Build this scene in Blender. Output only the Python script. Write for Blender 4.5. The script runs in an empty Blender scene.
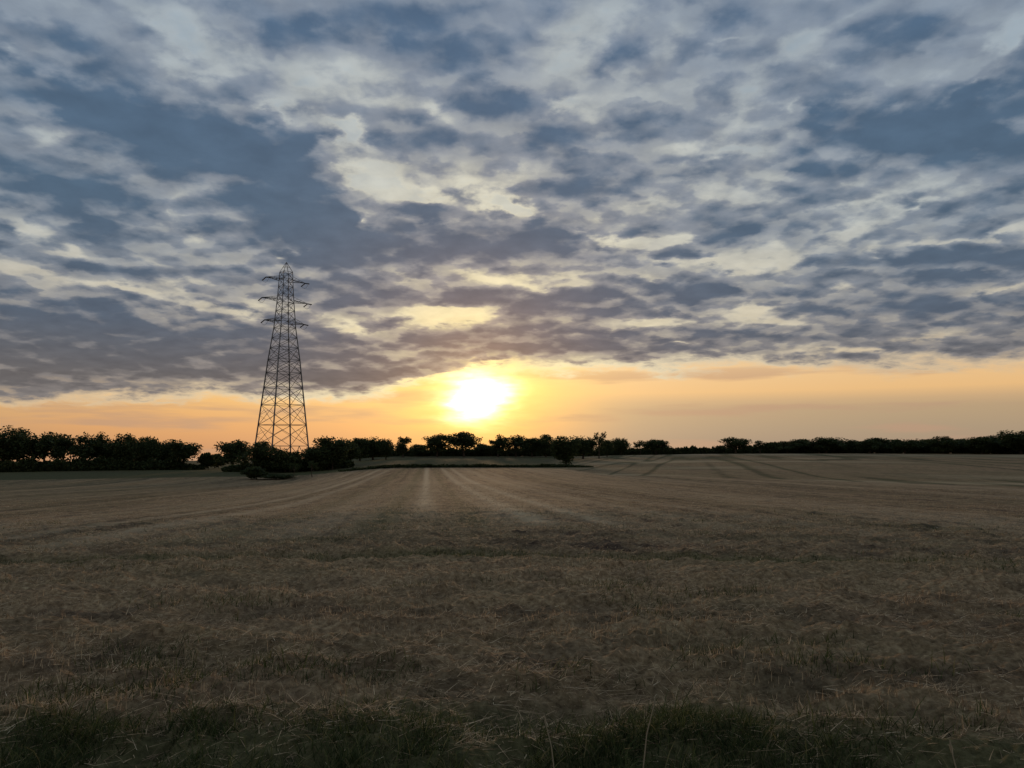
import bpy, math, random
import numpy as np
from mathutils import Vector
R = math.radians
FPX = 759.0
PITCH = math.atan(66/759.0)

def pix_dir(px, py):
    """Direction of a photo pixel in world space: used while laying out, to get azimuth and elevation."""
    x, y, z = (px-512)/FPX, 1.0, -(py-384)/FPX
    c, s = math.cos(PITCH), math.sin(PITCH)
    v = Vector((x, y*c - z*s, y*s + z*c)); v.normalize()
    return v
def azel(px, py):
    v = pix_dir(px, py)
    return math.degrees(math.atan2(v.x, v.y)), math.degrees(math.asin(v.z))

SUN_AZ, SUN_EL = azel(477, 396)

class NT:
    """small expression builder over a node tree"""
    def __init__(s, tree): s.t = tree; s.n = tree.nodes; s.l = tree.links
    def put(s, sock, v):
        if isinstance(v, bpy.types.NodeSocket): s.l.new(v, sock)
        else: sock.default_value = v
    def m(s, op, a, b=0.0, c=0.0, clamp=False):
        n = s.n.new('ShaderNodeMath'); n.operation = op; n.use_clamp = clamp
        s.put(n.inputs[0], a); s.put(n.inputs[1], b); s.put(n.inputs[2], c)
        return n.outputs[0]
    def vm(s, op, a, b=(0,0,0), scale=None):
        n = s.n.new('ShaderNodeVectorMath'); n.operation = op
        s.put(n.inputs[0], a); s.put(n.inputs[1], b)
        if scale is not None: s.put(n.inputs['Scale'], scale)
        return n.outputs['Value'] if op in ('DOT_PRODUCT','LENGTH') else n.outputs[0]
    def noise(s, vec, scale, detail=4, rough=0.5, dist=0.0, color=False, lac=2.0):
        n = s.n.new('ShaderNodeTexNoise'); n.noise_dimensions = '3D'
        s.put(n.inputs['Vector'], vec); n.inputs['Scale'].default_value = scale
        n.inputs['Detail'].default_value = detail; n.inputs['Roughness'].default_value = rough
        n.inputs['Lacunarity'].default_value = lac; n.inputs['Distortion'].default_value = dist
        return n.outputs['Color'] if color else n.outputs['Fac']
    def xyz(s, x, y, z):
        n = s.n.new('ShaderNodeCombineXYZ'); s.put(n.inputs[0], x); s.put(n.inputs[1], y); s.put(n.inputs[2], z)
        return n.outputs[0]
    def sep(s, v):
        n = s.n.new('ShaderNodeSeparateXYZ'); s.put(n.inputs[0], v); return n.outputs
    def ramp(s, fac, stops, interp='LINEAR'):
        n = s.n.new('ShaderNodeValToRGB'); cr = n.color_ramp; cr.interpolation = interp
        while len(cr.elements) < len(stops): cr.elements.new(0.5)
        for e, (p, c) in zip(cr.elements, stops):
            e.position = p; e.color = (*c, 1)
        s.put(n.inputs[0], fac); return n.outputs[0]
    def mix(s, f, a, b, mode='MIX', clamp=True):
        n = s.n.new('ShaderNodeMix'); n.data_type = 'RGBA'; n.blend_type = mode; n.clamp_factor = clamp
        s.put(n.inputs[0], f)
        for sk, v in ((n.inputs[6], a), (n.inputs[7], b)):
            if isinstance(v, tuple): sk.default_value = (*v, 1)
            else: s.l.new(v, sk)
        return n.outputs[2]
    def smooth(s, v, lo, hi, a=0.0, b=1.0):
        n = s.n.new('ShaderNodeMapRange'); n.interpolation_type = 'SMOOTHSTEP'
        s.put(n.inputs[0], v)
        for i, q in enumerate((lo, hi, a, b)): s.put(n.inputs[i+1], q)
        return n.outputs[0]

def lin(r, g, b):
    f = lambda c: (c/255/12.92) if c/255 <= 0.04045 else ((c/255+0.055)/1.055)**2.4
    return (f(r), f(g), f(b))

# (px, py, rx, ry, turn, amount): cloud masses and gaps of this evening's sky; turned into azimuth and elevation
MASSES = [
 (90,100,190,42,10,.5),(230,150,150,48,25,.55),(75,192,110,34,0,.55),(310,205,70,42,35,.5),(300,238,120,34,5,.4),
 (50,133,75,14,5,-.45),(10,48,30,8,15,-.55),(50,62,35,7,15,-.4),(60,28,120,20,10,.2),(190,50,70,40,40,-.6),(140,12,90,25,0,-.2),
 (150,175,25,14,20,-.3),(190,205,26,16,-30,-.6),(195,238,24,12,0,-.6),(20,222,30,8,15,-.45),(85,246,22,6,25,-.7),
 (35,268,50,8,12,-.95),(125,285,80,6,0,-.8),(160,262,35,6,20,-.55),(200,300,50,6,12,-.8),(250,315,40,8,20,-.5),(235,232,20,13,0,-.45),
 (100,325,200,28,0,.45),(60,365,230,26,0,.5),(120,266,90,12,5,.2),(310,350,130,22,0,.45),(120,325,40,3,0,-.3),
 (345,325,45,7,18,-.7),(445,318,60,9,-8,-.95),(400,272,32,10,15,-.55),(485,277,45,7,10,-.7),(286,258,13,6,0,-.8),(312,268,25,6,-15,-.5),(363,213,14,14,40,-.85),
 (470,242,100,24,3,.6),(350,265,60,20,0,.35),(345,292,60,16,0,.35),(470,302,75,12,3,.5),(455,342,100,10,4,.6),(360,377,88,9,2,.9),
 (430,30,90,42,0,.4),(300,20,80,32,0,.35),(440,62,60,20,10,.2),(290,90,60,22,10,-.3),(280,118,45,9,15,-.9),(340,137,42,9,25,-.85),
 (375,172,30,20,40,-.8),(405,190,60,9,8,-.7),(505,200,34,11,18,-.95),(430,125,50,9,5,-.4),(440,150,46,18,12,.4),(500,118,40,18,0,.3),
 (425,199,34,7,0,.4),(440,216,66,8,-8,.3),(600,65,45,11,-35,.4),(612,135,55,14,-5,.4),(560,140,40,14,0,.25),(690,165,40,9,0,.35),(580,182,50,11,0,.35),
 (560,108,28,8,-30,-.45),(752,90,26,40,30,-.55),(720,147,50,9,5,-.6),(715,40,25,7,0,-.45),(645,196,20,6,0,-.55),(700,20,80,26,0,.3),(742,55,45,12,0,.3),
 (920,112,115,26,-15,.5),(985,118,80,34,0,.5),(825,125,50,16,-32,.4),(808,165,40,8,8,.6),(900,30,70,20,-20,.35),
 (800,42,50,14,-15,-.35),(850,60,40,12,0,-.35),(850,14,60,10,-20,-.3),(797,108,12,34,38,-.5),(1000,28,10,20,40,-.5),(975,68,14,5,-45,-.5),
 (852,170,40,6,0,-.5),(870,188,55,7,-12,-.4),(520,205,20,7,0,-.7),(580,233,25,7,20,-.6),(647,243,58,8,-3,-1.),(657,265,35,6,8,-.8),
 (712,266,40,4,0,-.7),(757,255,25,10,-20,-.7),(537,293,15,6,30,-.7),(565,286,25,5,-15,-.6),(650,283,10,7,0,-.6),(655,320,45,3.5,0,-.8),(748,305,30,11,0,-.85),
 (673,340,20,3,0,-.8),(690,352,30,3.5,0,-.7),(547,235,38,16,0,.55),(600,262,80,11,0,.5),(632,226,38,8,0,.3),(730,234,75,13,-18,.55),(690,291,62,15,0,.7),
 (585,307,55,13,8,.65),(740,329,85,6,0,.6),(525,312,32,9,0,.55),(610,346,100,10,2,.5),(540,336,60,7,0,.3),
 (800,225,50,20,0,.3),(930,262,85,20,0,.5),(1000,262,70,10,-5,.55),(980,208,60,16,0,.35),(900,303,100,14,0,.55),(1000,302,60,14,0,.4),(950,343,110,9,0,.5),
 (790,290,32,6,0,.45),(860,230,25,9,-28,-.7),(890,244,16,5,-30,-.7),(875,256,8,4,0,-.6),(960,242,38,4,5,-.7),(1012,233,30,6,-30,-.6),
 (990,284,40,4.5,-14,-.9),(840,285,25,7,-30,-.6),(785,262,20,10,0,-.6),(790,318,25,5,0,-.6),(610,70,120,60,0,-.2),(975,115,110,45,-8,.4),(905,125,70,25,-20,.3),(110,110,150,40,8,.25),(90,330,180,40,0,.2),(330,70,90,40,10,-.2),(915,335,48,4,-10,-.7),(870,350,40,3,0,-.5),(915,203,30,6,0,-.45),
]

def build_world():
    w = bpy.data.worlds.new("World"); bpy.context.scene.world = w; w.use_nodes = True
    t = w.node_tree; t.nodes.clear(); N = NT(t)
    tc = N.n.new('ShaderNodeTexCoord'); D = tc.outputs['Generated']
    x, y, z = N.sep(D)[:3]
    az = N.m('MULTIPLY', N.m('ARCTAN2', x, y), 57.29578)
    el = N.m('MULTIPLY', N.m('ARCSINE', z), 57.29578)
    # cloud deck coordinates: a layer seen in perspective
    inv = N.m('DIVIDE', 1.0, N.m('ADD', N.m('MAXIMUM', z, 0.0), 0.20))
    deck = N.xyz(N.m('MULTIPLY', x, inv), N.m('MULTIPLY', y, inv), 0.0)
    # warps
    wn = N.vm('SUBTRACT', N.noise(deck, 1.6, 3, .55, color=True), (.5,.5,.5))
    wn2 = N.vm('SUBTRACT', N.noise(N.vm('ADD', deck, (7.3, 2.1, 5.0)), 7.0, 5, .55, color=True), (.5,.5,.5))
    fall = N.smooth(el, 3, 26, 0.3, 1.0)
    ae = N.xyz(az, el, 0.0)
    ae = N.vm('ADD', ae, N.vm('MULTIPLY', N.vm('SCALE', wn, scale=fall), (9.0, 5.0, 0.0)))
    ae = N.vm('ADD', ae, N.vm('MULTIPLY', N.vm('SCALE', wn2, scale=fall), (6.5, 3.8, 0.0)))
    acc = None
    for (px, py, rx, ry, rot, amp) in MASSES:
        a0, e0 = azel(px, py)
        a1, e1 = azel(px+1, py); a2, e2 = azel(px, py-1)
        sx = math.hypot(a1-a0, e1-e0); sy = math.hypot(a2-a0, e2-e0)
        mp = N.n.new('ShaderNodeMapping'); mp.vector_type = 'TEXTURE'
        mp.inputs['Location'].default_value = (a0, e0, 0)
        mp.inputs['Rotation'].default_value = (0, 0, R(-rot) + math.atan2(e1-e0, a1-a0))
        mp.inputs['Scale'].default_value = (rx*sx*2.0, ry*sy*2.0, 1)
        t.links.new(ae, mp.inputs['Vector'])
        g = N.n.new('ShaderNodeTexGradient'); g.gradient_type = 'QUADRATIC_SPHERE'
        t.links.new(mp.outputs[0], g.inputs[0])
        acc = N.m('MULTIPLY_ADD', g.outputs['Fac'], amp*(1.85 if amp > 0 else 1.3), acc if acc is not None else 0.0)
    big = N.noise(N.vm('ADD', deck, (3.7, 9.2, 1.0)), 3.8, 4, .5, .2)
    fine = N.noise(N.vm('ADD', deck, (1.7, 4.2, 3.0)), 20.0, 5, .55, .2)
    wdeck = N.vm('ADD', N.vm('ADD', deck, N.vm('SCALE', wn2, scale=.16)), N.vm('SCALE', N.vm('SUBTRACT', N.noise(deck, 26.0, 3, .5, color=True), (.5,.5,.5)), scale=.05))
    def lumps(vec):
        out = None
        for sc_, off, wgt in ((4.6, (2.7, 1.9, 6.0), .58), (11.0, (8.1, .4, 2.0), .42)):
            v = N.n.new('ShaderNodeTexVoronoi'); v.voronoi_dimensions = '2D'; v.feature = 'SMOOTH_F1'; v.inputs['Smoothness'].default_value = .35; v.inputs['Scale'].default_value = sc_
            N.l.new(N.vm('ADD', vec, off), v.inputs['Vector'])
            q = N.m('MULTIPLY', v.outputs['Distance'], wgt); out = q if out is None else N.m('ADD', out, q)
        return out
    lump = lumps(wdeck); lump_up = lumps(N.vm('SCALE', wdeck, scale=.972))
    relief = N.m('SUBTRACT', lump_up, lump)          # positive on the far, upper side of every lump
    dens = N.m('ADD', acc, N.m('MULTIPLY_ADD', N.m('SUBTRACT', big, .5), 1.45, 0.62))
    dens = N.m('MULTIPLY_ADD', N.m('SUBTRACT', fine, .5), 0.7, dens)
    dens = N.m('MULTIPLY_ADD', N.m('SUBTRACT', .43, lump), .85, dens)
    dens = N.m('MAXIMUM', dens, 0.0)
    dens = N.m('SQRT', N.m('MULTIPLY_ADD', dens, dens, N.smooth(el, 8, 28, .03, .006)))
    # lower edge of the deck
    edge = N.m('MULTIPLY_ADD', N.m('SUBTRACT', N.noise(N.vm('MULTIPLY', ae, (.10, .35, 0)), 2.0, 5, .6), .5), 3.6,
               N.smooth(az, -13.0, -2.0, azel(150,390)[1], azel(700,362)[1]))
    edge = N.m('ADD', edge, N.m('ADD', N.smooth(az, 12, 34, 0, azel(1024,358)[1]-azel(700,364)[1]), N.smooth(az, -22, -34, 0, azel(0,402)[1]-azel(150,396)[1])))
    cut = N.smooth(N.m('SUBTRACT', el, edge), -0.95, 0.95)
    dens = N.m('MULTIPLY', dens, cut)
    # angular distance to the sun
    sd = Vector((math.sin(R(SUN_AZ))*math.cos(R(SUN_EL)), math.cos(R(SUN_AZ))*math.cos(R(SUN_EL)), math.sin(R(SUN_EL))))
    g = N.m('MULTIPLY', N.m('ARCCOSINE', N.m('MINIMUM', N.vm('DOT_PRODUCT', D, tuple(sd)), 1.0)), 57.29578)
    ex = lambda k: N.m('POWER', 2.718281, N.m('MULTIPLY', g, -1.0/k))
    near = ex(17.0)
    # the clear air: physical sky plus the dusk colours of this evening
    sky = N.n.new('ShaderNodeTexSky'); sky.sky_type = 'NISHITA'; sky.sun_disc = False
    sky.sun_elevation = R(SUN_EL); sky.sun_rotation = R(SUN_AZ)
    sky.air_density = 1.2; sky.dust_density = 2.0; sky.ozone_density = 1.5
    e01 = N.m('DIVIDE', el, 45.0)
    grad = N.ramp(e01, [(0.0, lin(145,130,118)), (0.035, lin(160,143,122)), (0.065, lin(176,152,122)), (0.078, lin(200,165,125)), (0.094, lin(240,190,128)), (.13, lin(246,200,142)),
                        (.2, lin(205,190,160)), (.4, lin(170,182,190)), (.8, lin(138,162,184))])
    gold = N.ramp(e01, [(0.0, lin(200,135,90)), (0.045, lin(228,160,92)), (.10, lin(255,200,105)), (.17, lin(255,225,150)), (.3, lin(238,226,190)), (.6, lin(215,220,210))])
    clear = N.mix(N.smooth(g, 13.0, 1.0), grad, gold)
    lwarm = N.m('MULTIPLY', N.smooth(az, 2.0, -8.0), N.smooth(el, 6.5, 4.5))
    clear = N.mix(N.m('MULTIPLY', lwarm, N.smooth(az, -38.0, -26.0, .45, .85)), clear, N.ramp(e01, [(0.0, lin(214,140,84)), (.04, lin(240,166,92)), (.085, lin(252,194,112)), (.11, lin(245,194,116))]))
    clear = N.mix(0.10, clear, N.mix(1.0, sky.outputs[0], (.09, .09, .09), 'MULTIPLY'))
    # thin streaks in the low band
    st = N.noise(N.xyz(N.m('MULTIPLY', az, .06), N.m('MULTIPLY', el, .6), 2.0), 1.3, 4, .5)
    stf = N.m('MULTIPLY', N.smooth(st, .50, .66), N.smooth(el, 7.5, 4.8))
    clear = N.mix(N.m('MULTIPLY', stf, .7), clear, N.mix(near, lin(165,135,120), lin(225,160,100)))
    # the clouds
    thin = N.mix(N.m('MULTIPLY', ex(12.0), 1.7), N.ramp(e01, [(.1, lin(216,182,138)), (.17, lin(190,178,158)), (.35, lin(176,183,184)), (.55, lin(154,168,180)), (.8, lin(140,158,176))]), lin(244,236,212))
    mid = N.mix(ex(8.0), N.ramp(e01, [(.1, lin(130,124,122)), (.3, lin(128,138,150)), (.8, lin(128,143,162))]), lin(212,180,150))
    thick = N.mix(ex(6.0), N.ramp(e01, [(.11, lin(104,100,100)), (.2, lin(88,99,114)), (.38, lin(82,103,124)), (.8, lin(82,106,134))]), lin(185,145,118))
    rimc = N.mix(N.m('MULTIPLY', ex(7.0), 1.3), thin, lin(255,226,150))
    col = N.mix(N.smooth(dens, -.12, .30), clear, rimc)
    veil = N.noise(N.vm('ADD', wdeck, (9.1, 3.3, 2.0)), 5.0, 5, .5)
    col = N.mix(N.m('MULTIPLY', N.smooth(veil, .42, .66), N.m('MULTIPLY', N.m('MULTIPLY', cut, N.smooth(dens, .04, .34, .25, 1.0)), .62)), col, mid)
    col = N.mix(N.smooth(dens, .16, .66), col, mid)
    dk = N.m('MULTIPLY_ADD', N.m('MULTIPLY', relief, cut), 1.5, dens)
    col = N.mix(N.smooth(dk, .55, 1.55), col, thick)
    lit = N.m('MULTIPLY', N.smooth(relief, .0, -.16), N.m('MULTIPLY', cut, N.smooth(dens, 1.3, .4)))
    col = N.mix(N.m('MULTIPLY', lit, .38), col, rimc)
    tex = N.noise(N.vm('ADD', deck, (5.1, 1.2, 8.0)), 12.0, 5, .5)
    col = N.mix(cut, col, N.mix(1.0, col, N.ramp(tex, [(.3, (.90,.90,.90)), (.7, (1.10,1.10,1.09))]), 'MULTIPLY'))
    # veiled sun: broad golden glow and the burnt-out centre, eaten by the cloud in front of it
    thr = N.smooth(dens, .75, .1, .12, 1.0)
    ge = N.vm('SUBTRACT', ae, (SUN_AZ, SUN_EL, 0))
    gl = N.vm('LENGTH', N.vm('MULTIPLY', ge, (.70, .95, 0)))
    glow = N.m('POWER', 2.718281, N.m('MULTIPLY', gl, -1/2.0))
    core = N.m('POWER', 2.718281, N.m('MULTIPLY', N.m('MULTIPLY', gl, gl), -1/1.5))
    add = N.mix(1.0, N.vm('SCALE', (1.0, .66, .12), scale=N.m('MULTIPLY', glow, 1.3)), N.vm('SCALE', (6.0, 5.0, 3.2), scale=core), 'ADD')
    col = N.mix(1.0, col, N.vm('SCALE', add, scale=thr), 'ADD')
    # below the horizon
    col = N.mix(N.smooth(el, -1.2, -4.0), col, lin(60,54,46))
    bg = N.n.new('ShaderNodeBackground'); t.links.new(N.vm('SCALE', col, scale=10.0), bg.inputs[0]); bg.inputs[1].default_value = 0.1
    out = N.n.new('ShaderNodeOutputWorld'); t.links.new(bg.outputs[0], out.inputs[0])
    w.cycles.sampling_method = 'MANUAL'; w.cycles.sample_map_resolution = 512

def build_camera():
    sc = bpy.context.scene
    cam = bpy.data.cameras.new('camera'); co = bpy.data.objects.new('camera', cam); sc.collection.objects.link(co)
    cam.sensor_width = 36; cam.lens = 36*FPX/1024; cam.clip_start = .05; cam.clip_end = 20000
    co.location = (0, 0, 1.65); co.rotation_euler = (R(90)+PITCH, 0, 0); sc.camera = co
    sc.view_settings.view_transform = 'Standard'; sc.view_settings.look = 'None'
    sc.view_settings.exposure = 0; sc.view_settings.gamma = 1
    sc.cycles.use_denoising = True

# ------------------------------------------------------------------ helpers
C = bpy.context.scene.collection
def lnk(o, parent=None):
    C.objects.link(o)
    if parent: o.parent = parent
    return o
def tag(o, label=None, cat=None, group=None, kind=None):
    if label: o['label'] = label
    if cat: o['category'] = cat
    if group: o['group'] = group
    if kind: o['kind'] = kind
    return o
def empty(name, loc):
    o = bpy.data.objects.new(name, None); o.location = loc; o.empty_display_size = .3
    return lnk(o)
def np_mesh(name, V, F, mat, smooth=False):
    """V (n,3), F (m,k) all faces with k corners"""
    me = bpy.data.meshes.new(name); V = np.asarray(V, dtype=np.float32); F = np.asarray(F, dtype=np.int32)
    k = F.shape[1]
    me.vertices.add(len(V)); me.vertices.foreach_set('co', V.ravel())
    me.loops.add(F.size); me.loops.foreach_set('vertex_index', F.ravel())
    me.polygons.add(len(F)); me.polygons.foreach_set('loop_start', np.arange(0, F.size, k, dtype=np.int32))
    me.polygons.foreach_set('loop_total', np.full(len(F), k, dtype=np.int32))
    if smooth: me.polygons.foreach_set('use_smooth', np.ones(len(F), dtype=bool))
    me.update(calc_edges=True); me.validate()
    if mat: me.materials.append(mat)
    return me
def obj(name, me, parent=None):
    return lnk(bpy.data.objects.new(name, me), parent)

def hash2(ix, iy, seed):
    n = (ix.astype(np.int64)*374761393 + iy.astype(np.int64)*668265263 + seed*974711) & 0x7fffffff
    n = ((n ^ (n >> 13)) * 1274126177) & 0x7fffffff
    n = (n ^ (n >> 16)) & 0xffff
    return n/65535.0
def vnoise(x, y, seed=0):
    ix = np.floor(x).astype(np.int64); iy = np.floor(y).astype(np.int64); fx = x-ix; fy = y-iy
    fx = fx*fx*(3-2*fx); fy = fy*fy*(3-2*fy)
    a = hash2(ix, iy, seed); b = hash2(ix+1, iy, seed); c = hash2(ix, iy+1, seed); d = hash2(ix+1, iy+1, seed)
    return (a*(1-fx)+b*fx)*(1-fy) + (c*(1-fx)+d*fx)*fy
def fbm(x, y, o=4, seed=0, g=.5):
    s = 0; a = 1; t = 0
    for i in range(o):
        s = s + a*vnoise(x*2**i+17.3*i, y*2**i-9.1*i, seed+i); t += a; a *= g
    return s/t
def sst(v, a, b):
    t = np.clip((v-a)/(b-a), 0, 1); return t*t*(3-2*t)

# ------------------------------------------------------------------ terrain
_LD = np.linspace(0, 9, 400)
def _prof(pts):
    D = np.array([p[0] for p in pts], float); z = np.array([p[1] for p in pts], float)
    zz = np.interp(np.exp(_LD), D, z)
    k = np.exp(-np.linspace(-2, 2, 21)**2); k /= k.sum()
    return np.convolve(np.pad(zz, 10, mode='edge'), k, 'valid')
P_L = _prof([(1,0),(6,0),(12,-.15),(25,-.7),(50,-1.8),(100,-3.2),(150,-4.5),(172,-4.75),(200,-4.2),(218,-3.9),(235,-4.1),(250,-4.3),(300,-4.2),(500,-6),(1000,-11),(8000,-110)])
P_C = _prof([(1,0),(6,0),(12,-.15),(25,-.6),(50,-1.3),(100,-2.3),(180,-2.6),(225,-2.7),(380,-.85),(600,-1.6),(1000,-6),(8000,-80)])
P_R = _prof([(1,0),(6,0),(12,-.15),(25,-.6),(50,-1.3),(95,-2.1),(130,-2.5),(260,-1.2),(400,.05),(600,-.8),(1000,-5),(8000,-80)])
def ground_z(x, y, detail=False):
    x = np.asarray(x, float); y = np.asarray(y, float)
    D = np.hypot(x, y)+1e-6; l = np.log(np.maximum(D, 1.0))
    t = np.arctan2(x, y)
    t = np.where(np.abs(t) > 1.57, np.sign(t)*(3.1416-np.abs(t)), t)
    a = np.interp(l, _LD, P_L); b = np.interp(l, _LD, P_C); c = np.interp(l, _LD, P_R)
    wl = 1-sst(t, -.30, -.14); wr = sst(t, .08, .30)
    z = a*wl + c*wr + b*(1-wl-wr)
    far = sst(D, 60, 120)
    z = z + far*(1-sst(D, 400, 700))*(fbm(x*.012+5, y*.02, 3, 11)-.5)*.55*sst(np.abs(t+.02), .05, .2)
    if detail:
        near = 1-sst(D, 18, 45)
        clod = fbm(x*2.2, y*2.6, 5, 3, .6)-.5
        lump = np.maximum(fbm(x*.9+3, y*1.3, 3, 8)-.5, -.1)
        fine = fbm(x*9, y*9, 3, 21)-.5
        z = z + near*(clod*.26 + lump*.20 + fine*.08)
        # wheel ruts across the headland and a shallow furrow
        z = z - near*.07*np.exp(-((y-13.6+.25*np.sin(x*.35)+.02*x)/.35)**2)
        z = z - near*.06*np.exp(-((y-10.2-.2*np.sin(x*.4+1)+.03*x)/.3)**2)
        # rough verge at the feet of the viewer
        z = z + .10*(1-sst(y, 4.2, 5.6))*sst(y, 0, 2)*(fbm(x*1.1, y*.9, 3, 5))
        z = z - sst(D, 14, 40)*(1-sst(D, 150, 240))*(fbm(x*.7, y*.7, 3, 6)-.5)*.08
    return z
VA = math.atan(-84/759.0)     # the direction the combine drove
def along(x, y):
    s = x*math.cos(VA) - y*math.sin(VA); q = x*math.sin(VA) + y*math.cos(VA)
    return s, q

def principled(name, base=(.1,.1,.1), rough=.9, spec=.05):
    m = bpy.data.materials.new(name); m.use_nodes = True
    b = m.node_tree.nodes['Principled BSDF']
    b.inputs['Base Color'].default_value = (*base, 1); b.inputs['Roughness'].default_value = rough
    b.inputs['Specular IOR Level'].default_value = spec
    return m, NT(m.node_tree), b

def ground_material():
    m, N, b = principled('stubble_field')
    tc = N.n.new('ShaderNodeTexCoord').outputs['Object']
    at = lambda nm: (lambda n: (setattr(n, 'attribute_name', nm), n.outputs['Fac'])[1])(N.n.new('ShaderNodeAttribute'))
    green, soil, pale = at('green'), at('soil'), at('pale')
    n1 = N.noise(tc, 1.3, 8, .62); n2 = N.noise(tc, 14.0, 6, .7); n3 = N.noise(N.vm('ADD', tc, (4, 8, 1)), .25, 5, .6)
    straw = N.ramp(n2, [(.3, (.105,.065,.035)), (.5, (.29,.19,.10)), (.72, (.54,.38,.21))])
    earth = N.ramp(n2, [(.3, (.030,.019,.013)), (.7, (.115,.075,.050))])
    grass = N.ramp(n2, [(.3, (.030,.036,.012)), (.7, (.115,.115,.045))])
    mp = N.n.new('ShaderNodeMapping'); mp.vector_type = 'TEXTURE'; mp.inputs['Rotation'].default_value = (0, 0, -VA); mp.inputs['Scale'].default_value = (.55, 18.0, 1)
    N.l.new(tc, mp.inputs[0]); rows = N.noise(mp.outputs[0], 1.0, 4, .7)
    mp2 = N.n.new('ShaderNodeMapping'); mp2.inputs['Scale'].default_value = (.5, .8, 0)
    N.l.new(tc, mp2.inputs[0]); blot = N.noise(mp2.outputs[0], 1.0, 6, .75)
    ff = at('farness')
    f = N.m('ADD', soil, N.m('MULTIPLY', N.m('SUBTRACT', n1, .52), 2.6))
    f = N.m('ADD', f, N.m('MULTIPLY', ff, N.m('ADD', N.m('MULTIPLY', N.m('SUBTRACT', rows, .47), 3.2), N.m('MULTIPLY', N.m('SUBTRACT', blot, .48), 2.4))), clamp=True)
    c = N.mix(f, straw, earth)
    g = N.m('ADD', green, N.m('MULTIPLY', N.m('SUBTRACT', n3, .5), 1.2), clamp=True)
    c = N.mix(N.m('MULTIPLY', g, .75), c, grass)
    c = N.mix(N.m('MULTIPLY', pale, .85), c, (.50,.37,.22))
    N.l.new(c, b.inputs['Base Color'])
    bp = N.n.new('ShaderNodeBump'); bp.inputs['Strength'].default_value = .8; bp.inputs['Distance'].default_value = .05
    N.l.new(N.m('ADD', n2, N.m('MULTIPLY', n1, 2.0)), bp.inputs['Height']); N.l.new(bp.outputs[0], b.inputs['Normal'])
    return m

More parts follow.
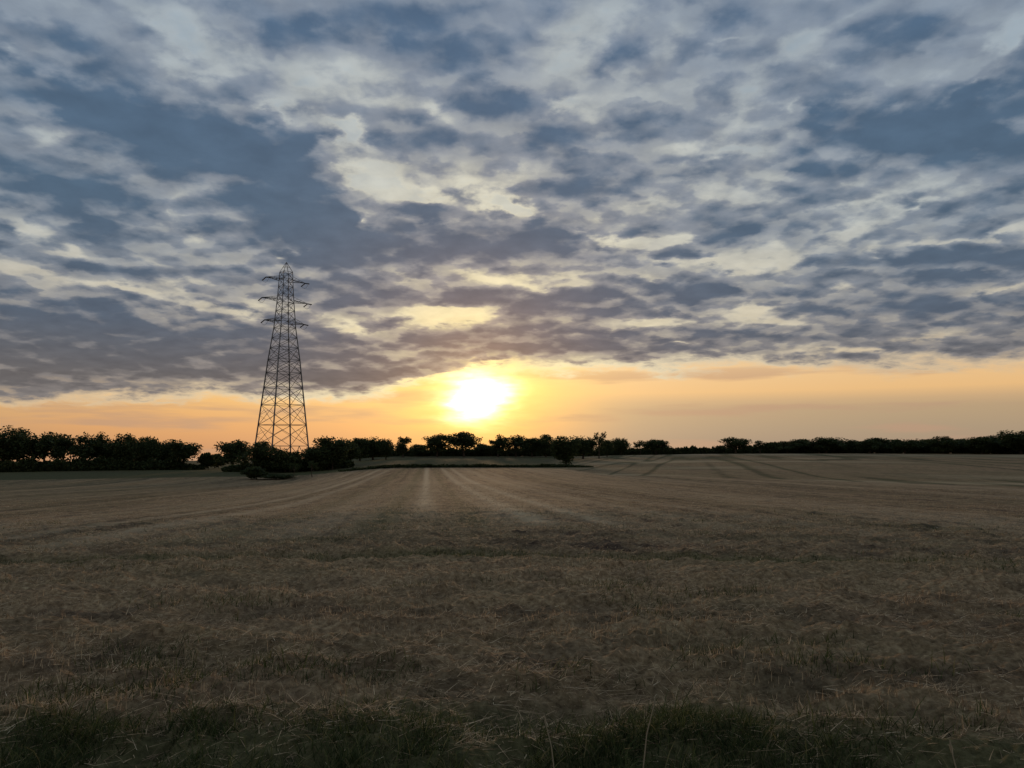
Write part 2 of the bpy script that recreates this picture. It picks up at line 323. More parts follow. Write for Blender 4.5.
def build_ground():
    front = np.linspace(-R(50), R(50), 1150); back = np.linspace(R(50), R(310), 90)[1:-1]
    az = np.concatenate([front, back]); na = len(az)
    r = np.concatenate([np.geomspace(.4, 3.2, 24)[:-1], np.geomspace(3.2, 30, 520)[:-1], np.geomspace(30, 700, 330)[:-1], np.geomspace(700, 7000, 30)])
    A, Rr = np.meshgrid(az, r); X = Rr*np.sin(A); Y = Rr*np.cos(A)
    Z = ground_z(X, Y, True)
    V = np.stack([X, Y, Z], -1).reshape(-1, 3)
    V = np.vstack([V, [[0, 0, float(ground_z(0., 0.01))]]]); ci = len(V)-1
    i = np.arange(len(r)-1)[:, None]*na; j = np.arange(na)[None, :]; j2 = (j+1) % na
    F = np.stack([i+j, i+j2, i+na+j2, i+na+j], -1).reshape(-1, 4)[:, ::-1]
    me = np_mesh('field', V, F, ground_material(), True)
    x, y = V[:, 0], V[:, 1]; D = np.hypot(x, y); t = x/np.maximum(y, .1)
    s, q = along(x, y)
    farz = sst(D + (fbm(x*.15, y*.15, 3, 44)-.5)*14, 15, 25)
    # fields beyond the first boundary
    bound = np.where(t < 0, 186, np.interp(t, [0, .06, .115, .3, .45, .7], [186, 175, 128, 112, 100, 92]))
    beyond = sst(D - bound, -1.5, 1.5)*(y > 0)
    # swaths left by the combine, running towards the far hedge
    sw = fbm(s*.28+50, q*.006, 2, 31)*.6 + fbm(s*.9+3, q*.012, 2, 33)*.4
    lanes = (sw-.5)*2.6
    line = lambda c, w: np.exp(-((s-c)/w)**2)
    head = fbm(x*.05+9, y*.9, 3, 41); head2 = fbm(x*.02, y*.35, 2, 43)
    pale = farz*(1-beyond)*np.clip(.95*line(-.15, .40)*sst(D, 22, 40) + .75*line(3.4, .5) + .6*line(5.3, .35) + .55*line(-8.5, .5)+.55*line(-11, .5) + .28*line(8.6, .5)+.25*line(11.2, .5)+ .5*np.maximum(lanes, 0), 0, 1)*(1-.5*sst(D,150,180))
    green = farz*(1-beyond)*(.12+.5*np.maximum(-lanes, 0)+1.2*line(-1.5, .7)+.8*line(1.6, .5)+.7*line(-5.2,.8)+.35*line(15,.8)+.3*line(-15,1.)) 
    green = green + (1-farz)*(.15+.55*np.maximum(head-.55, 0)*4) + 1.0*np.exp(-((y-13.6+.25*np.sin(x*.35)+.02*x)/.55)**2)
    green = green + .35*np.exp(-((y-17.5-.02*x)/.5)**2)
    green = green + sst(-t, .2, .55)*sst(D, 30, 80)*.45
    tl = fbm(x*.02+2, y*.055+.02*x, 3, 51)
    wav = np.exp(-((fbm((x-.22*y)*.12+7, y*.006, 2, 71)-.5)/.05)**2)
    green = green*(1-beyond) + beyond*np.clip(.55+1.6*(tl-.5) + .8*wav*(t > 0), 0, 1.3)
    pale = pale + beyond*np.clip((tl-.5)*2.6, 0, .5)*(1-wav*.8)
    green = green*np.where(beyond > .5, .75, .6)
    midf = beyond*(1-sst(t, .0, .1))
    pale = pale*(1-midf); green = green + midf*.6
    verge = 1-sst(y+.25*(fbm(x*.8, y*.8, 3, 61)-.5)*4, 4.1, 5.0)
    green = np.where(y > 0, green + verge*1.0, 1.0)
    soil = (1-farz)*(.12+.9*np.maximum(.5-head, 0)*2+.8*np.maximum(head2-.5, 0)) + farz*.08 + verge*.5 + beyond*wav*.9*(t > 0) + midf*1.1 + farz*(1-beyond)*.5*np.maximum(-lanes, 0)
    soil = soil + .8*np.exp(-(((x-2.9)*.55+(y-14.4)*.8)/.16)**2)*np.exp(-((x-2.9)/1.4)**2)
    for nm, v in (('green', green), ('soil', soil), ('pale', pale), ('farness', farz)):
        a = me.attributes.new(nm, 'FLOAT', 'POINT'); a.data.foreach_set('value', np.clip(v, 0, 1.3).astype(np.float32))
    o = obj('ground', me); tag(o, kind='structure')
    return o

# ------------------------------------------------------------------ straw, stubble and grass
def blades(n, rng, x, y, length, width, lean, yaw, mat, name, base_sink=.01, bend=.4, seg=2):
    """thin bent blades: each a strip of seg quads (as triangles at the tip it narrows)"""
    z = ground_z(x, y, True) - base_sink
    dx = np.cos(yaw)*np.sin(lean); dy = np.sin(yaw)*np.sin(lean); dz = np.cos(lean)
    px = -np.sin(yaw+rng.normal(0, .8, n)); py = np.cos(yaw+rng.normal(0, .8, n))
    V = np.zeros((n, (seg+1)*2, 3))
    for k in range(seg+1):
        u = k/seg; b = bend*u*u
        cx = x + length*(dx*u + np.cos(yaw)*b*.5); cy = y + length*(dy*u + np.sin(yaw)*b*.5); cz = z + length*(dz*u*(1-.35*b))
        w = width*(1-.75*u)*.5
        V[:, 2*k] = np.stack([cx-px*w, cy-py*w, cz], -1); V[:, 2*k+1] = np.stack([cx+px*w, cy+py*w, cz+w*.6], -1)
    base = (np.arange(n)*(seg+1)*2)[:, None, None]
    q = np.array([[2*k, 2*k+1, 2*k+3, 2*k+2] for k in range(seg)])[None]
    return np_mesh(name, V.reshape(-1, 3), (base+q).reshape(-1, 4), mat)

def blade_material(name, stops, trans=.35):
    m, N, b = principled(name, rough=.7, spec=.12)
    geo = N.n.new('ShaderNodeNewGeometry')
    c = N.ramp(geo.outputs['Random Per Island'], stops); N.l.new(c, b.inputs['Base Color'])
    tr = N.n.new('ShaderNodeBsdfTranslucent'); N.l.new(c, tr.inputs[0])
    mx = N.n.new('ShaderNodeMixShader'); mx.inputs[0].default_value = trans
    N.l.new(b.outputs[0], mx.inputs[1]); N.l.new(tr.outputs[0], mx.inputs[2])
    N.l.new(mx.outputs[0], N.n['Material Output'].inputs[0])
    return m

def scatter(rng, n, d0, d1, half=48, p=1.0):
    """density falling with distance"""
    u = rng.random(n); D = (d0**(2-p) + u*(d1**(2-p)-d0**(2-p)))**(1/(2-p)) if p != 2 else d0*(d1/d0)**u
    a = R(half)*(rng.random(n)*2-1)
    return D*np.sin(a), D*np.cos(a)

def build_cover():
    rng = np.random.default_rng(4)
    straw_m = blade_material('straw', [(0, (.14,.088,.050)), (.35, (.30,.20,.11)), (.75, (.50,.355,.20)), (.93, (.66,.47,.27)), (1, (.78,.62,.40))], .25)
    grass_m = blade_material('grass_blades', [(0, (.022,.032,.010)), (.5, (.050,.066,.020)), (.85, (.10,.11,.035)), (1, (.22,.18,.08))], .35)
    # lying straw
    x, y = scatter(rng, 430000, 3.4, 80, p=1.5)
    c = fbm(x*.9, y*1.8, 3, 91) + .45*fbm(x*.25, y*.9, 2, 92)
    c = c - .35*np.exp(-((y-13.6+.25*np.sin(x*.35)+.02*x)/.55)**2) - .2*np.exp(-((y-10.2-.2*np.sin(x*.4+1)+.03*x)/.4)**2) + .25*(fbm(x*.5+8, y*1.1, 3, 101)-.5)*2
    k = (c > rng.random(len(x))*.35+.55) & (y > 3.6 + rng.random(len(x))*1.3); x, y = x[k], y[k]; n = len(x)
    D = np.hypot(x, y)
    L = rng.gamma(3, .022, n)+.02; lean = R(90)-np.abs(rng.normal(0, .22, n)); yaw = rng.random(n)*6.283
    o = obj('straw_litter', blades(n, rng, x, y, L, .0035+.00022*D, lean, yaw, straw_m, 'straw_litter', -.006, .25))
    tag(o, 'loose cut straw and chaff lying over the near part of the harvested field', 'straw', kind='stuff')
    # stubble stalks standing in rows along the headland
    x, y = scatter(rng, 190000, 5.2, 75, p=1.5)
    y = np.round((y+.02*x)/.16)*.16 - .02*x + rng.normal(0, .018, len(x))
    k = fbm(x*.6+4, y*.8, 3, 95) > .42+rng.random(len(x))*.25; x, y = x[k], y[k]; n = len(x); D = np.hypot(x, y)
    L = rng.normal(.055, .02, n).clip(.015, .11); lean = np.abs(rng.normal(0, .6, n)); yaw = rng.random(n)*6.283
    o = obj('stubble', blades(n, rng, x, y, L, .0045+.0002*D, lean, yaw, straw_m, 'stubble', .01, .1, 1))
    tag(o, 'short cut stubble stalks standing in rows across the near field', 'stubble', kind='stuff')
    # weeds among the stubble
    x, y = scatter(rng, 160000, 4.0, 34, p=1.5)
    c = fbm(x*.7+20, y*1.7, 4, 97) + .5*np.exp(-((y-13.6+.25*np.sin(x*.35)+.02*x)/.5)**2)
    k = c > .64+rng.random(len(x))*.10; x, y = x[k], y[k]; n = len(x); D = np.hypot(x, y)
    L = rng.gamma(4, .017, n)+.02; lean = np.abs(rng.normal(.3, .5, n)); yaw = rng.random(n)*6.283
    o = obj('weeds', blades(n, rng, x, y, L, .005+.00025*D, lean, yaw, grass_m, 'weeds'))
    tag(o, 'low green weeds and regrowth in patches between the stubble', 'weeds', kind='stuff')
    # the grassy verge nearest the viewer
    x, y = scatter(rng, 260000, 2.2, 6.4, 52, p=1.0)
    lim = 4.3 + 1.1*(fbm(x*.8, y*.3, 3, 61)-.5)*2.2 + .55*np.exp(-((x-1.2)/.9)**2)
    tuft = fbm(x*2.5, y*2.5, 3, 99)
    k = (y < lim + rng.normal(0, .12, len(x))) & (tuft > .34+rng.random(len(x))*.25); x, y = x[k], y[k]; n = len(x); tuft = tuft[k]
    L = (rng.gamma(4, .014, n)+.02)*(.35+1.3*tuft)*np.where(rng.random(n) > .985, 2.0, 1.0); lean = np.abs(rng.normal(.35, .4, n)); yaw = rng.random(n)*6.283
    o = obj('grass', blades(n, rng, x, y, L, .0055, lean, yaw, grass_m, 'grass', .01, .6, 3))
    tag(o, 'dark green tufted grass of the verge along the near edge of the field', 'grass', kind='stuff')
    return straw_m, grass_m

def tube_arrays(paths, sides=6):
    """paths: list of (points, radii) -> V, F quads"""
    VV, FF = [], []; off = 0
    for pts, rad in paths:
        pts = [Vector(p) for p in pts]; n = len(pts); up = Vector((.13, .21, 1)).normalized()
        for i, p in enumerate(pts):
            d = (pts[min(i+1, n-1)] - pts[max(i-1, 0)]).normalized()
            a = d.cross(up if abs(d.dot(up)) < .95 else Vector((1, 0, 0))).normalized(); b = d.cross(a)
            for k in range(sides):
                t = 2*math.pi*k/sides
                VV.append(p + a*(math.cos(t)*rad[i]) + b*(math.sin(t)*rad[i]))
        for i in range(n-1):
            for k in range(sides):
                k2 = (k+1) % sides
                FF.append((off+i*sides+k, off+i*sides+k2, off+(i+1)*sides+k2, off+(i+1)*sides+k))
        FF.append(tuple(off+k for k in (3, 2, 1, 0)) if sides == 4 else (off, off+2, off+1, off)); 
        if sides != 4: FF.pop()
        off += n*sides
    return VV, FF
def tube_obj(name, paths, mat, parent=None, sides=6, smooth=False):
    V, F = tube_arrays(paths, sides)
    return obj(name, np_mesh(name, [tuple(v) for v in V], F, mat, smooth), parent)

# ------------------------------------------------------------------ trees
def leaf_cloud(rng, lobes, n, size, fill=.55):
    """many small leaf clumps spread through lobes (centre, radii)"""
    w = np.array([l[1][0]*l[1][1]*l[1][2] for l in lobes])**.75; w /= w.sum()
    idx = rng.choice(len(lobes), n, p=w)
    c = np.array([l[0] for l in lobes])[idx]; rr = np.array([l[1] for l in lobes])[idx]
    d = rng.normal(size=(n, 3)); d /= np.linalg.norm(d, axis=1)[:, None]
    rad = (rng.random(n)**(fill))[:, None]*(1+.05*rng.normal(size=(n, 1)))
    p = c + d*rr*rad
    a = rng.normal(size=(n, 3)); a /= np.linalg.norm(a, axis=1)[:, None]
    b = np.cross(a, rng.normal(size=(n, 3))); b /= np.linalg.norm(b, axis=1)[:, None]
    s = (size*(.6+.8*rng.random(n)))[:, None]
    a, b = a*s, b*s*.62
    V = np.stack([p-a, p+b*.9-a*.1, p+a, p-b*.9+a*.15], 1).reshape(-1, 3)
    return V, np.arange(4*n).reshape(n, 4)

def crown_mesh(seed, H, W, base, mat, gap=.0, n=5200, leaf=.34, lobes_n=34, flat=.0):
    """crown between base and H metres, W wide; returns mesh and the lobes for the limbs"""
    rng = np.random.default_rng(seed); lobes = []
    hc = (H+base)/2; hr = (H-base)/2
    while len(lobes) < lobes_n:
        d = rng.normal(size=3); d /= np.linalg.norm(d); r = rng.random()**.45*.82
        q = d*r
        if gap and vnoise(np.array([q[0]*2.3+seed]), np.array([q[2]*2.3+3]), seed)[0] < gap: continue
        wz = 1.0 - .15*max(q[2], 0)**2 - .10*max(-q[2], 0)
        c = (q[0]*W/2*wz, q[1]*W/2*wz, hc + q[2]*hr*.92)
        s = rng.uniform(.22, .42)*(1-.3*gap)
        lobes.append((c, (W/2*s*1.1, W/2*s*1.1, hr*s*.95)))
    if not gap: lobes.append(((0, 0, hc), (W*.36, W*.36, hr*.8)))
    V, F = leaf_cloud(rng, lobes, n, leaf)
    V[:, 2] = np.maximum(V[:, 2], .05)
    return np_mesh('crown', V, F, mat), lobes

def trunk_mesh(seed, lobes, H, base, mat, r0=.32, limbs=11, stems=1):
    rng = random.Random(seed); paths = []
    for k in range(stems):
        ox = (k-(stems-1)/2)*1.3 if stems > 1 else 0
        top = Vector((ox*1.8+rng.uniform(-.5, .5), rng.uniform(-.4, .4), base+(H-base)*.6)); mid = Vector((ox*1.2+rng.uniform(-.25, .25), rng.uniform(-.2, .2), max(base*.6, H*.18)))
        rr = r0/math.sqrt(stems)
        paths.append(([Vector((ox, 0, -.25)), Vector((ox*1.02, 0, .25)), mid, (mid+top)/2+Vector((rng.uniform(-.3, .3), 0, 0)), top], [rr*1.5, rr*1.05, rr*.85, rr*.6, rr*.25]))
        for l in rng.sample(lobes, min(limbs//stems, len(lobes))):
            c = Vector(l[0]); u = rng.uniform(.25, .8); s = mid.lerp(top, u)
            m = s.lerp(c, .5) + Vector((0, 0, rng.uniform(-.1, .35)*H*.06))
            paths.append(([s, m, c], [rr*.42, rr*.26, rr*.09]))
    V, F = tube_arrays(paths, 6)
    return np_mesh('trunk', [tuple(v) for v in V], F, mat, True)

def foliage_material():
    m, N, b = principled('foliage', rough=.7, spec=.15)
    geo = N.n.new('ShaderNodeNewGeometry'); tc = N.n.new('ShaderNodeTexCoord').outputs['Object']
    c = N.ramp(N.m('ADD', N.m('MULTIPLY', geo.outputs['Random Per Island'], .6), N.m('MULTIPLY', N.noise(tc, .5, 3), .5)),
               [(.15, (.018,.026,.009)), (.55, (.040,.055,.018)), (.95, (.085,.090,.030))])
    N.l.new(c, b.inputs['Base Color'])
    tr = N.n.new('ShaderNodeBsdfTranslucent'); N.l.new(c, tr.inputs[0])
    mx = N.n.new('ShaderNodeMixShader'); mx.inputs[0].default_value = .3
    N.l.new(b.outputs[0], mx.inputs[1]); N.l.new(tr.outputs[0], mx.inputs[2]); N.l.new(mx.outputs[0], N.n['Material Output'].inputs[0])
    return m
def bark_material():
    m, N, b = principled('bark', rough=.9)
    tc = N.n.new('ShaderNodeTexCoord').outputs['Object']
    N.l.new(N.ramp(N.noise(N.vm('MULTIPLY', tc, (6, 6, 1.2)), 2, 5, .6), [(.3, (.035,.026,.018)), (.7, (.12,.09,.065))]), b.inputs['Base Color'])
    return m

def place(px, base_y, D):
    """ground point at distance D in the direction of a photo column"""
    d = pix_dir(px, base_y); k = D/math.hypot(d.x, d.y)
    x, y = d.x*k, d.y*k
    return x, y, float(ground_z(x, y))
def top_z(px, py, D):
    d = pix_dir(px, py); return 1.65 + D*d.z/math.hypot(d.x, d.y)

# (kind, px, top y, width px, distance, label)
TREES = [
 ('dense', -28, 429, 40, 262, 'dark tree just inside the left picture edge joining the far left tree line'),
 ('tall', 4, 428, 30, 250, 'leftmost dark tree of the tree line with its crown at the picture edge'),
 ('tall', 24, 427, 26, 262, 'tallest flat topped tree near the left end of the left tree line'),
 ('gappy', 44, 428, 28, 250, 'left tree line tree whose thin lower crown lets orange sky through beside the tallest one'),
 ('gappy', 64, 431, 26, 256, 'see-through tree over the brightest sky gaps of the left tree line'),
 ('gappy', 84, 433, 24, 248, 'lower thin crowned tree right of the brightest sky gaps of the left tree line'),
 ('tall', 103, 434, 24, 252, 'dark tree in the middle of the left tree line before the two rounded humps'),
 ('dense', 124, 432, 22, 246, 'first rounded hump in the right half of the left tree line'),
 ('dense', 138, 435, 18, 260, 'low dark crown filling the dip between the two rounded humps of the left tree line'),
 ('round', 151, 433.5, 22, 248, 'second rounded hump standing up from the right half of the left tree line'),
 ('dense', 168, 437, 22, 254, 'dark crown right of the second hump in the left tree line'),
 ('gappy', 184, 437, 30, 246, 'broad tree ending the left tree line, with sky holes in its sloping crown'),
 ('bush', 207, 451, 14, 246, 'small low tree in the gap between the left tree line and the round tree'),
 ('bush', 217, 452.5, 14, 262, 'very low tree touching the left foot of the round tree left of the pylon'),
 ('round', 234, 438, 33, 240, 'round dark tree standing left of the electricity pylon'),
 ('dense', 262, 440, 36, 205, 'bushy dark tree in front of the left pylon legs'),
 ('low', 288, 450.5, 34, 206, 'low scrubby tree seen through the foot of the pylon'),
 ('spread', 316, 444, 30, 207, 'low sloping crown just right of the pylon foot'),
 ('spread', 331, 434, 38, 209, 'largest spreading dark tree right of the electricity pylon'),
 ('dense', 345, 439, 22, 238, 'right shoulder tree behind the largest spreading tree by the pylon'),
 ('round', 360, 435.5, 22, 300, 'first tree of the three tree clump between the pylon and the sun'),
 ('dense', 373, 434.5, 24, 305, 'highest tree of the three tree clump between the pylon and the sun'),
 ('round', 386, 436.5, 18, 300, 'last tree of the three tree clump between the pylon and the sun'),
 ('small', 403, 434, 18, 330, 'small loose crowned tree left of the two round trees under the sun'),
 ('low', 419, 444.5, 20, 345, 'low scrub tree joining the small loose tree to the two round trees'),
 ('parasol', 437, 433.5, 26, 335, 'umbrella shaped tree with bright sky under it, left of the sun'),
 ('parasol', 464, 431, 34, 335, 'bigger domed tree right below the sun with a bright gap at its left foot'),
 ('low', 484, 443, 20, 350, 'low scrub tree right of the domed tree below the sun'),
 ('small', 498, 434.5, 18, 330, 'small tree standing up just right of the sun, lower on its left'),
 ('gappy', 516, 433.5, 24, 335, 'loose crowned tree, second to the right of the sun'),
 ('round', 532, 436, 22, 330, 'dull rounded crown between the loose tree right of the sun and the long wood'),
 ('dense', 546, 433.5, 22, 328, 'pointed crest of the wood behind the big field edge tree'),
 ('dense', 566, 434.5, 26, 215, 'big dark tree at the field edge whose foot comes nearest to the stubble'),
 ('dense', 583, 434, 24, 300, 'dark crown right behind the big field edge tree'),
 ('sparse', 599, 428, 15, 300, 'tall thin see-through tree standing higher than its neighbours right of centre'),
 ('round', 607, 438, 14, 330, 'small crown at the right foot of the tall thin tree'),
 ('round', 621, 436, 18, 370, 'neat round tree on its own right of the tall thin tree'),
 ('sparse', 640, 439, 13, 375, 'thin almost bare tree between two round trees right of centre'),
 ('round', 656, 438, 26, 370, 'broad round tree before the long low hedge right of centre'),
 ('parasol', 736, 437, 28, 372, 'solitary round headed tree on the right beyond the low hedge'),
 ('sparse', 760, 438.5, 16, 378, 'flat topped thin tree right of the solitary round headed tree'),
 ('low', 772, 442, 18, 380, 'low tree tucked behind the flat topped thin tree on the right'),
]
RIGHT = [(787,440.5,18),(801,437.5,18),(814,440.5,14),(826,435.5,20),(839,436,20),(856,439.5,18),(870,439,14),(879,436,18),(892,438.5,16),(905,437.5,16),
         (918,437.5,16),(930,437.5,16),(943,435.5,16),(956,438,14),(968,436.5,16),(982,434.8,18),(997,434.5,18),(1010,432,16),(1021,429,20),(1043,430,26)]

def build_trees():
    fm, bm_ = foliage_material(), bark_material()
    def kind(seed, H, W, base, gap=0., n=5200, leaf=.30, lobes=34, r0=.32, stems=1, limbs=11, flat=0.):
        c, lb = crown_mesh(seed, H, W, base, fm, gap, n, leaf, lobes, flat)
        return trunk_mesh(seed, lb, H, base, bm_, r0, limbs, stems), c, H, W
    K = {
     'tall':   [kind(1, 13, 9, .8, 0, 5600), kind(2, 13, 9, .8, 0, 5200, lobes=24)],
     'gappy':  [kind(3, 13, 9, 1.3, .2, 2700, .34, 34, limbs=16), kind(4, 12, 9, 1.2, .2, 2800, .34, 34, limbs=16), kind(41, 12, 9, 1.6, .26, 2400, .34, 32, limbs=16)],
     'dense':  [kind(5, 11, 9, .1, 0, 6000), kind(6, 11, 10, .1, 0, 6000, lobes=26), kind(61, 11, 9, .1, 0, 6000, lobes=22)],
     'round':  [kind(7, 10, 10, .4, 0, 5000), kind(8, 10, 10, .3, 0, 4600, lobes=26), kind(81, 10, 10, .5, 0, 4600, lobes=22)],
     'spread': [kind(9, 10, 11, .3, 0, 5500, lobes=28, stems=2)],
     'small':  [kind(10, 9, 8, .8, .2, 2600, lobes=24), kind(101, 9, 8, .8, .15, 2800, lobes=24)],
     'low':    [kind(11, 6, 12, .0, 0, 5200, stems=2, lobes=34, r0=.2, limbs=6), kind(12, 6, 12, .0, 0, 5200, stems=2, lobes=34, r0=.2, limbs=6)],
     'bush':   [kind(13, 4, 5, .0, 0, 5200, .2, stems=2, lobes=30, r0=.12, limbs=6)],
     'parasol':[kind(14, 10, 11, 2.0, 0, 4600, lobes=30), kind(15, 10, 11, 1.7, 0, 4600, lobes=26)],
     'sparse': [kind(16, 11, 6, 2.2, .3, 1100, .26, 20, .2, limbs=14), kind(17, 8, 7, 2.0, .35, 700, .26, 13, .18, limbs=12, flat=1.)],
    }
    used = {}
    def tree(kd, px, ty, wpx, D, label, group=None, yaw=None):
        i = used.get(kd, 0); used[kd] = i+1; tr, cr, H, W = K[kd][i % len(K[kd])]
        x, y, z = place(px, 455, D); h = top_z(px, ty, D) - z
        r = empty('tree', (x, y, z)); w = wpx*D/FPX
        r.scale = (w/W*1.24, w/W*1.24, h/H*1.02); r.rotation_euler.z = (i*2.4+px*.37) % 6.283
        tag(r, label, 'tree', group)
        obj('trunk', tr, r); obj('crown', cr, r)
    for kd, px, ty, w, D, lab in TREES:
        g = 'trees of the left tree line' if px < 200 else 'trees along the far field edges'
        tree(kd, px, ty, w, D, lab, g)
    for i, (px, ty, w) in enumerate(RIGHT):
        spots = {0: 'low dark tree opening the long unbroken wood on the right', 1: 'first raised crown of the long wood on the right', 2: 'small dip tree before the double hump of the right wood',
                 3: 'left half of the broad double hump in the right wood', 4: 'right half of the broad double hump in the right wood',
                 7: 'rounded crown rising after the long dip behind the double hump', 12: 'small peaked crown in the flat middle of the right wood',
                 17: 'stepped crown next to the rightmost trees of the right wood', 18: 'highest dark tree of the right wood at the picture edge', 19: 'dark tree continuing the right wood past the picture edge'}
        lab = spots.get(i, 'even dark tree in the flat topped stretch of the right wood')
        tree(('dense', 'round')[i % 2] if w > 15 else 'dense', px, ty, w*1.35, 392+(i % 3)*9, lab, 'trees of the long wood on the right' )
    # hedges: their own long leafy mesh each
    def hedge(name, pts, D, hpx, thick, label, n, seed, leaf=.3):
        """pts: list of (px, D); height from a list of pixels tops"""
        rng = np.random.default_rng(seed); V = []; lob = []
        L = 0; P = []
        for (pa, da), (pb, db) in zip(pts[:-1], pts[1:]):
            ax, ay, _ = place(pa, 455, da); bx, by, _ = place(pb, 455, db); ln = math.hypot(bx-ax, by-ay); k = max(2, int(ln/1.1))
            for i in range(k): P.append((ax+(bx-ax)*i/k, ay+(by-ay)*i/k))
        x0, y0 = P[0]; z0 = float(ground_z(x0, y0)); lobes = []; stems = []
        for i, (x, y) in enumerate(P):
            e = min(1, (i+1)/8, (len(P)-i)/8); z = float(ground_z(x, y)) - z0; h = hpx*(.75+.5*rng.random())*(.45+.55*e)*(.95+.15*math.sin(i*.31+seed)*math.sin(i*.117))
            lobes.append(((x-x0, y-y0+rng.normal(0, thick*.2), z+h*.44), (1.5, thick*.5, h*.55)))
            stems.append(([(x-x0, y-y0, z-.2), (x-x0+rng.normal(0, .2), y-y0, z+h*.5), (x-x0+rng.normal(0, .4), y-y0, z+h*.9)], [.08, .06, .02]))
        Vv, F = leaf_cloud(rng, lobes, n, leaf, .5)
        r = empty('hedge', (x0, y0, z0)); tag(r, label, 'hedge')
        f = obj('foliage', np_mesh('foliage', Vv, F, fm), r); q = tube_obj('stems', stems, bm_, r, 5); tag(q, kind='stuff')
    hedge('h', [(-60, 250), (120, 244), (205, 244)], 0, 3.2, 2.6, 'dark hedge running along the foot of the left tree line', 26000, 1, .42)
    hedge('h', [(228, 214), (300, 211), (352, 218)], 0, 3.0, 2.2, 'low hedge behind the round tree and the pylon foot', 16000, 2, .42)
    hedge('h', [(345, 188), (430, 187), (512, 187), (592, 190)], 0, .8, 1.6, 'thin knee-high hedge strip between the stubble and the pale strip of field in the middle', 11000, 3, .24)
    hedge('h', [(348, 352), (440, 352), (600, 352), (612, 390)], 0, 3.6, 2.5, 'far hedge under the trees below the sun', 30000, 4, .5)
    hedge('h', [(600, 388), (670, 392), (735, 392), (790, 400)], 0, 3.6, 2.6, 'long bare-topped low hedge right of centre between round trees', 26000, 5, .5)
    hedge('h', [(780, 402), (900, 402), (1060, 402)], 0, 4.6, 3.0, 'dense hedge closing the foot of the long wood on the right', 36000, 6, .55)
    # bush and saplings by the pylon
    def bush(px, base_y, D, h, w, label, seed, n=1800, kd='bush'):
        tr, cr, H, W = K[kd][0]; x, y, z = place(px, base_y, D)
        r = empty('bush', (x, y, z)); r.scale = (w/W, w/W, h/H); r.rotation_euler.z = seed
        tag(r, label, 'bush'); obj('stems', tr, r); obj('foliage', cr, r)
    bush(254, 478, 172, 3.1, 5.6, 'rounded dark bush in the stubble in front of the pylon', 1)
    bush(276, 478, 172, 1.3, 8.5, 'low spreading bramble patch right of the rounded bush by the pylon', 2, kd='low')
    for px, ty, w, lab, lean in ((294, 461, 14, 'left of the two small bare-stemmed saplings by the pylon foot', -.03), (312, 459, 16, 'right and taller of the two small bare-stemmed saplings by the pylon foot', .06)):
        tr, cr, H, W = K['sparse'][1]; D = 174; x, y, z = place(px, 478, D); h = top_z(px, ty, D)-z
        r = empty('sapling', (x, y, z)); r.scale = (w*D/FPX/W,)*2 + (h/H,); r.rotation_euler = (0, lean, px)
        tag(r, lab, 'sapling'); obj('trunk', tr, r); obj('crown', cr, r)

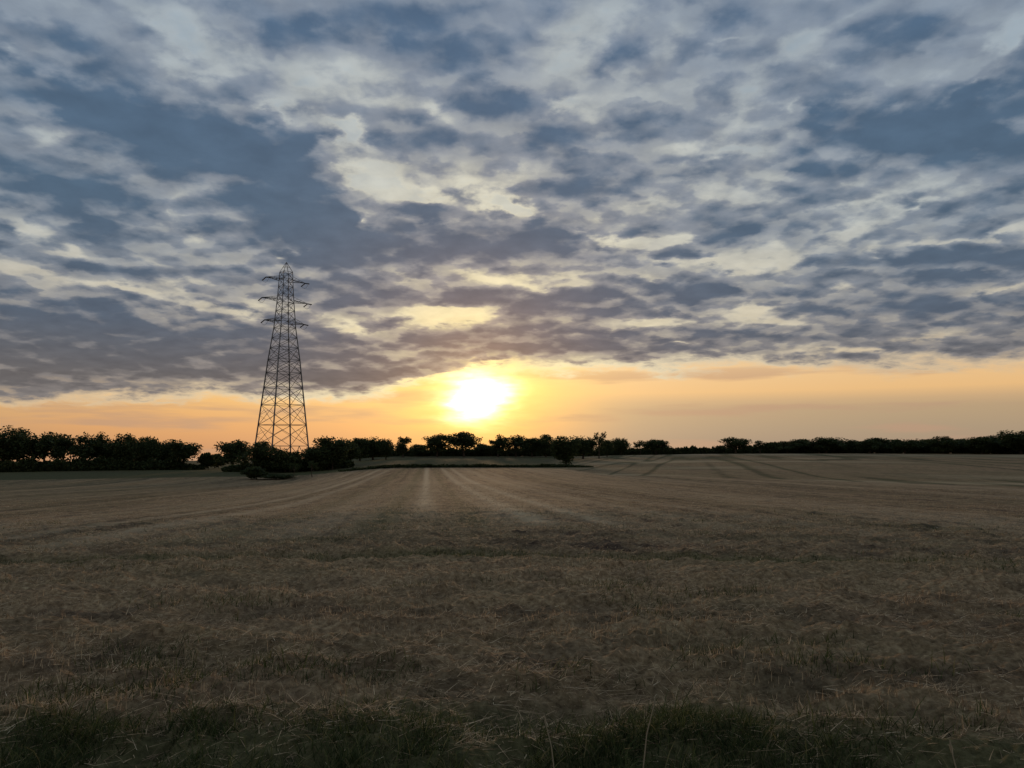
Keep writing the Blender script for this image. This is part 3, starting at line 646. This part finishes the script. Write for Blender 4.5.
# ------------------------------------------------------------------ pylon
def build_pylon():
    m, N, b = principled('galvanised_steel', (.16,.15,.145), .6, .4); b.inputs['Metallic'].default_value = .35
    tc = N.n.new('ShaderNodeTexCoord').outputs['Object']
    N.l.new(N.ramp(N.noise(tc, 1.5, 5), [(.3, (.10,.085,.075)), (.7, (.20,.19,.18))]), b.inputs['Base Color'])
    gm, _, gb = principled('insulator_glass', (.05,.045,.04), .6, .3)
    D = 222; KS = 222/190; x0, y0, z0 = place(281, 470, D)
    H = top_z(284.5, 262, D) - z0
    root = empty('electricity_pylon', (x0, y0, z0)); root.rotation_euler.z = R(43)
    tag(root, 'tall steel lattice electricity pylon rising above the trees left of the sun', 'pylon')
    hz = lambda py: top_z(284.5, py, D) - z0
    # half widths of the square body at heights
    prof = [(0, 5.15), (hz(446), 4.55), (hz(360), 2.75), (hz(328), 1.9), (hz(296), 1.38), (hz(272), 1.12), (H-.6, .35), (H, .08)]
    def hw(z): return KS*float(np.interp(z, [p[0] for p in prof], [p[1] for p in prof]))
    corner = [(-1, -1), (1, -1), (1, 1), (-1, 1)]
    P = lambda k, z: Vector((corner[k % 4][0]*hw(z), corner[k % 4][1]*hw(z), z))
    zt = hz(272)
    body = [0, hz(446), hz(425), hz(405), hz(388), hz(373), hz(360), hz(348), hz(338), hz(328), hz(319.5), hz(311), hz(303), hz(295), hz(287), hz(279), zt]
    def bar(a, b, r): return ([a, b], [r*KS*.85, r*KS*.85])
    for k in range(4):
        paths = [([P(k, p) for p in body], [KS*.88*r for r in (.2, .195, .19, .185, .18, .17, .16, .15, .14, .13, .12, .12, .115, .11, .1, .1, .09)])]
        lg = tube_obj('leg', paths, m, root, 6)
        c = P(k, 0); f = [([c+Vector((0, 0, -.5)), c+Vector((0, 0, .35))], [.55, .45]), ([c+Vector((0, 0, .35)), c+Vector((0, 0, .352))], [.45, .01])]
        tube_obj('concrete_footing', f, CONC, lg, 10)
    for k in range(4):
        br = []
        for i in range(len(body)-1):
            a, c = body[i], body[i+1]; r = .075 if i < 7 else .06
            A, B, Cc, Dd = P(k, a), P(k+1, a), P(k, c), P(k+1, c)
            br.append(bar(Cc, Dd, r))
            if i == 0:
                mid = (Cc+Dd)/2; br += [bar(A, mid, .1), bar(B, mid, .1)]
                br += [bar(A.lerp(mid, .5), A.lerp(Cc, .55), .05), bar(B.lerp(mid, .5), B.lerp(Dd, .55), .05)]
            else:
                br += [bar(A, Dd, r), bar(B, Cc, r)]
                if i < 7:
                    X = (A+Dd+B+Cc)/4
                    br += [bar(A.lerp(Cc, .5), (A+X)/2, .045), bar(A.lerp(Cc, .5), (Cc+X)/2, .045), bar(B.lerp(Dd, .5), (B+X)/2, .045), bar(B.lerp(Dd, .5), (Dd+X)/2, .045)]
        tube_obj('bracing', br, m, root, 4)
    # peak
    pk = [bar(P(k, zt), Vector((0, 0, H)), .08) for k in range(4)] + [bar(P(k, (zt+H)/2), P(k+1, (zt+H)/2), .05) for k in range(4)]
    tube_obj('peak', pk, m, root, 4)
    for zarm, L in ((hz(280.5), 5.1), (hz(301), 5.9), (hz(322.5), 5.1)):
        for s in (-1, 1):
            w = hw(zarm); tip = Vector((s*L*KS, 0, zarm+.15))
            roots = [Vector((s*w, -w, zarm)), Vector((s*w, w, zarm)), Vector((s*w, -w, zarm+1.1)), Vector((s*w, w, zarm+1.1))]
            pa = [bar(q, tip, .09 if i < 2 else .05) for i, q in enumerate(roots)]
            for u, v in ((.0, .3), (.3, .55), (.55, .8)):
                lo0, lo1, up0, up1 = roots[0].lerp(tip, u), roots[1].lerp(tip, v), roots[2].lerp(tip, v), roots[3].lerp(tip, u)
                pa += [bar(lo0, lo1, .04), bar(roots[0].lerp(tip, v), roots[1].lerp(tip, v), .04), bar(roots[0].lerp(tip, u), up0, .04), bar(roots[1].lerp(tip, v), up1, .04)]
            arm = tube_obj('cross_arm', pa, m, root, 4)
            # tension insulator string held out along the line on both sides of the arm tip
            ins = []
            for d in (-1, 1):
                pts = [tip+Vector((0, d*(.2+.13*j), -.03*j-.1)) for j in range(17)]
                ins.append((pts, [.05 if j % 2 else .17 for j in range(17)]))
            jp = [tip+Vector((0, -2.2, -.5)), tip+Vector((0, -1.1, -1.3)), tip+Vector((0, 0, -1.55)), tip+Vector((0, 1.1, -1.3)), tip+Vector((0, 2.2, -.5))]
            tube_obj('insulator', ins, gm, arm, 8); tube_obj('jumper_cable', [(jp, [.035]*5)], m, arm, 5)

def build_stalks():
    sm, N, b = principled('dry_stem', (.30,.24,.15), .7)
    for px, ty, D, h, lean, lab in ((640, 705, 3.75, .36, .16, 'pale dry grass stem standing up at the bottom edge right of centre'),
                                  (556, 724, 3.7, .26, -.14, 'short thin dry stem at the bottom edge left of the pale one'),
                                  (962, 750, 3.9, .14, -.1, 'short dry stem at the bottom edge far to the right')):
        x, y, z = place(px, ty, D); z = float(ground_z(x, y, True))-.03
        h = top_z(px, ty, D) - z
        pts = [(0, 0, 0), (lean*h*.15, 0, h*.35), (lean*h*.45, .01, h*.7), (lean*h, .02, h)]
        r = empty('grass_stalk', (x, y, z)); tag(r, lab, 'grass stalk', 'dry stems at the bottom edge')
        tube_obj('stem', [(pts, [.0038, .0034, .003, .0022])], sm, r, 6, True)
        e = Vector(pts[-1]); tube_obj('seed_head', [([e-Vector((lean*.02, 0, .02)), e+Vector((0, 0, .005)), e+Vector((lean*.03, 0, .035))], [.002, .0055, .0012])], sm, r, 6, True)

CONC, _N, _b = principled('concrete', (.22,.21,.19), .9)

def build_sun():
    l = bpy.data.lights.new('sun', 'SUN'); l.energy = SUN_E; l.angle = R(4); l.color = (1, .62, .34)
    o = bpy.data.objects.new('sun', l); lnk(o)
    o.rotation_euler = (R(90-SUN_EL), 0, R(180-SUN_AZ)); o.location = (0, 0, 60)
def build_haze():
    bpy.ops.mesh.primitive_cube_add(size=1); o = bpy.context.object; o.name = 'haze'
    o.scale = (7600, 7600, 130); o.location = (0, 3000, 130/2-30)
    m = bpy.data.materials.new('haze_air'); m.use_nodes = True; t = m.node_tree; t.nodes.clear()
    v = t.nodes.new('ShaderNodeVolumePrincipled'); v.inputs['Density'].default_value = HAZE; v.inputs['Color'].default_value = (.9,.9,.92,1)
    v.inputs['Anisotropy'].default_value = .8
    q = t.nodes.new('ShaderNodeOutputMaterial'); t.links.new(v.outputs[0], q.inputs['Volume'])
    o.data.materials.append(m); tag(o, kind='stuff')

SUN_E = 1.0
HAZE = 0.0
build_world(); build_camera(); build_ground(); build_cover(); build_trees(); build_pylon(); build_stalks(); build_sun()
if HAZE: build_haze()
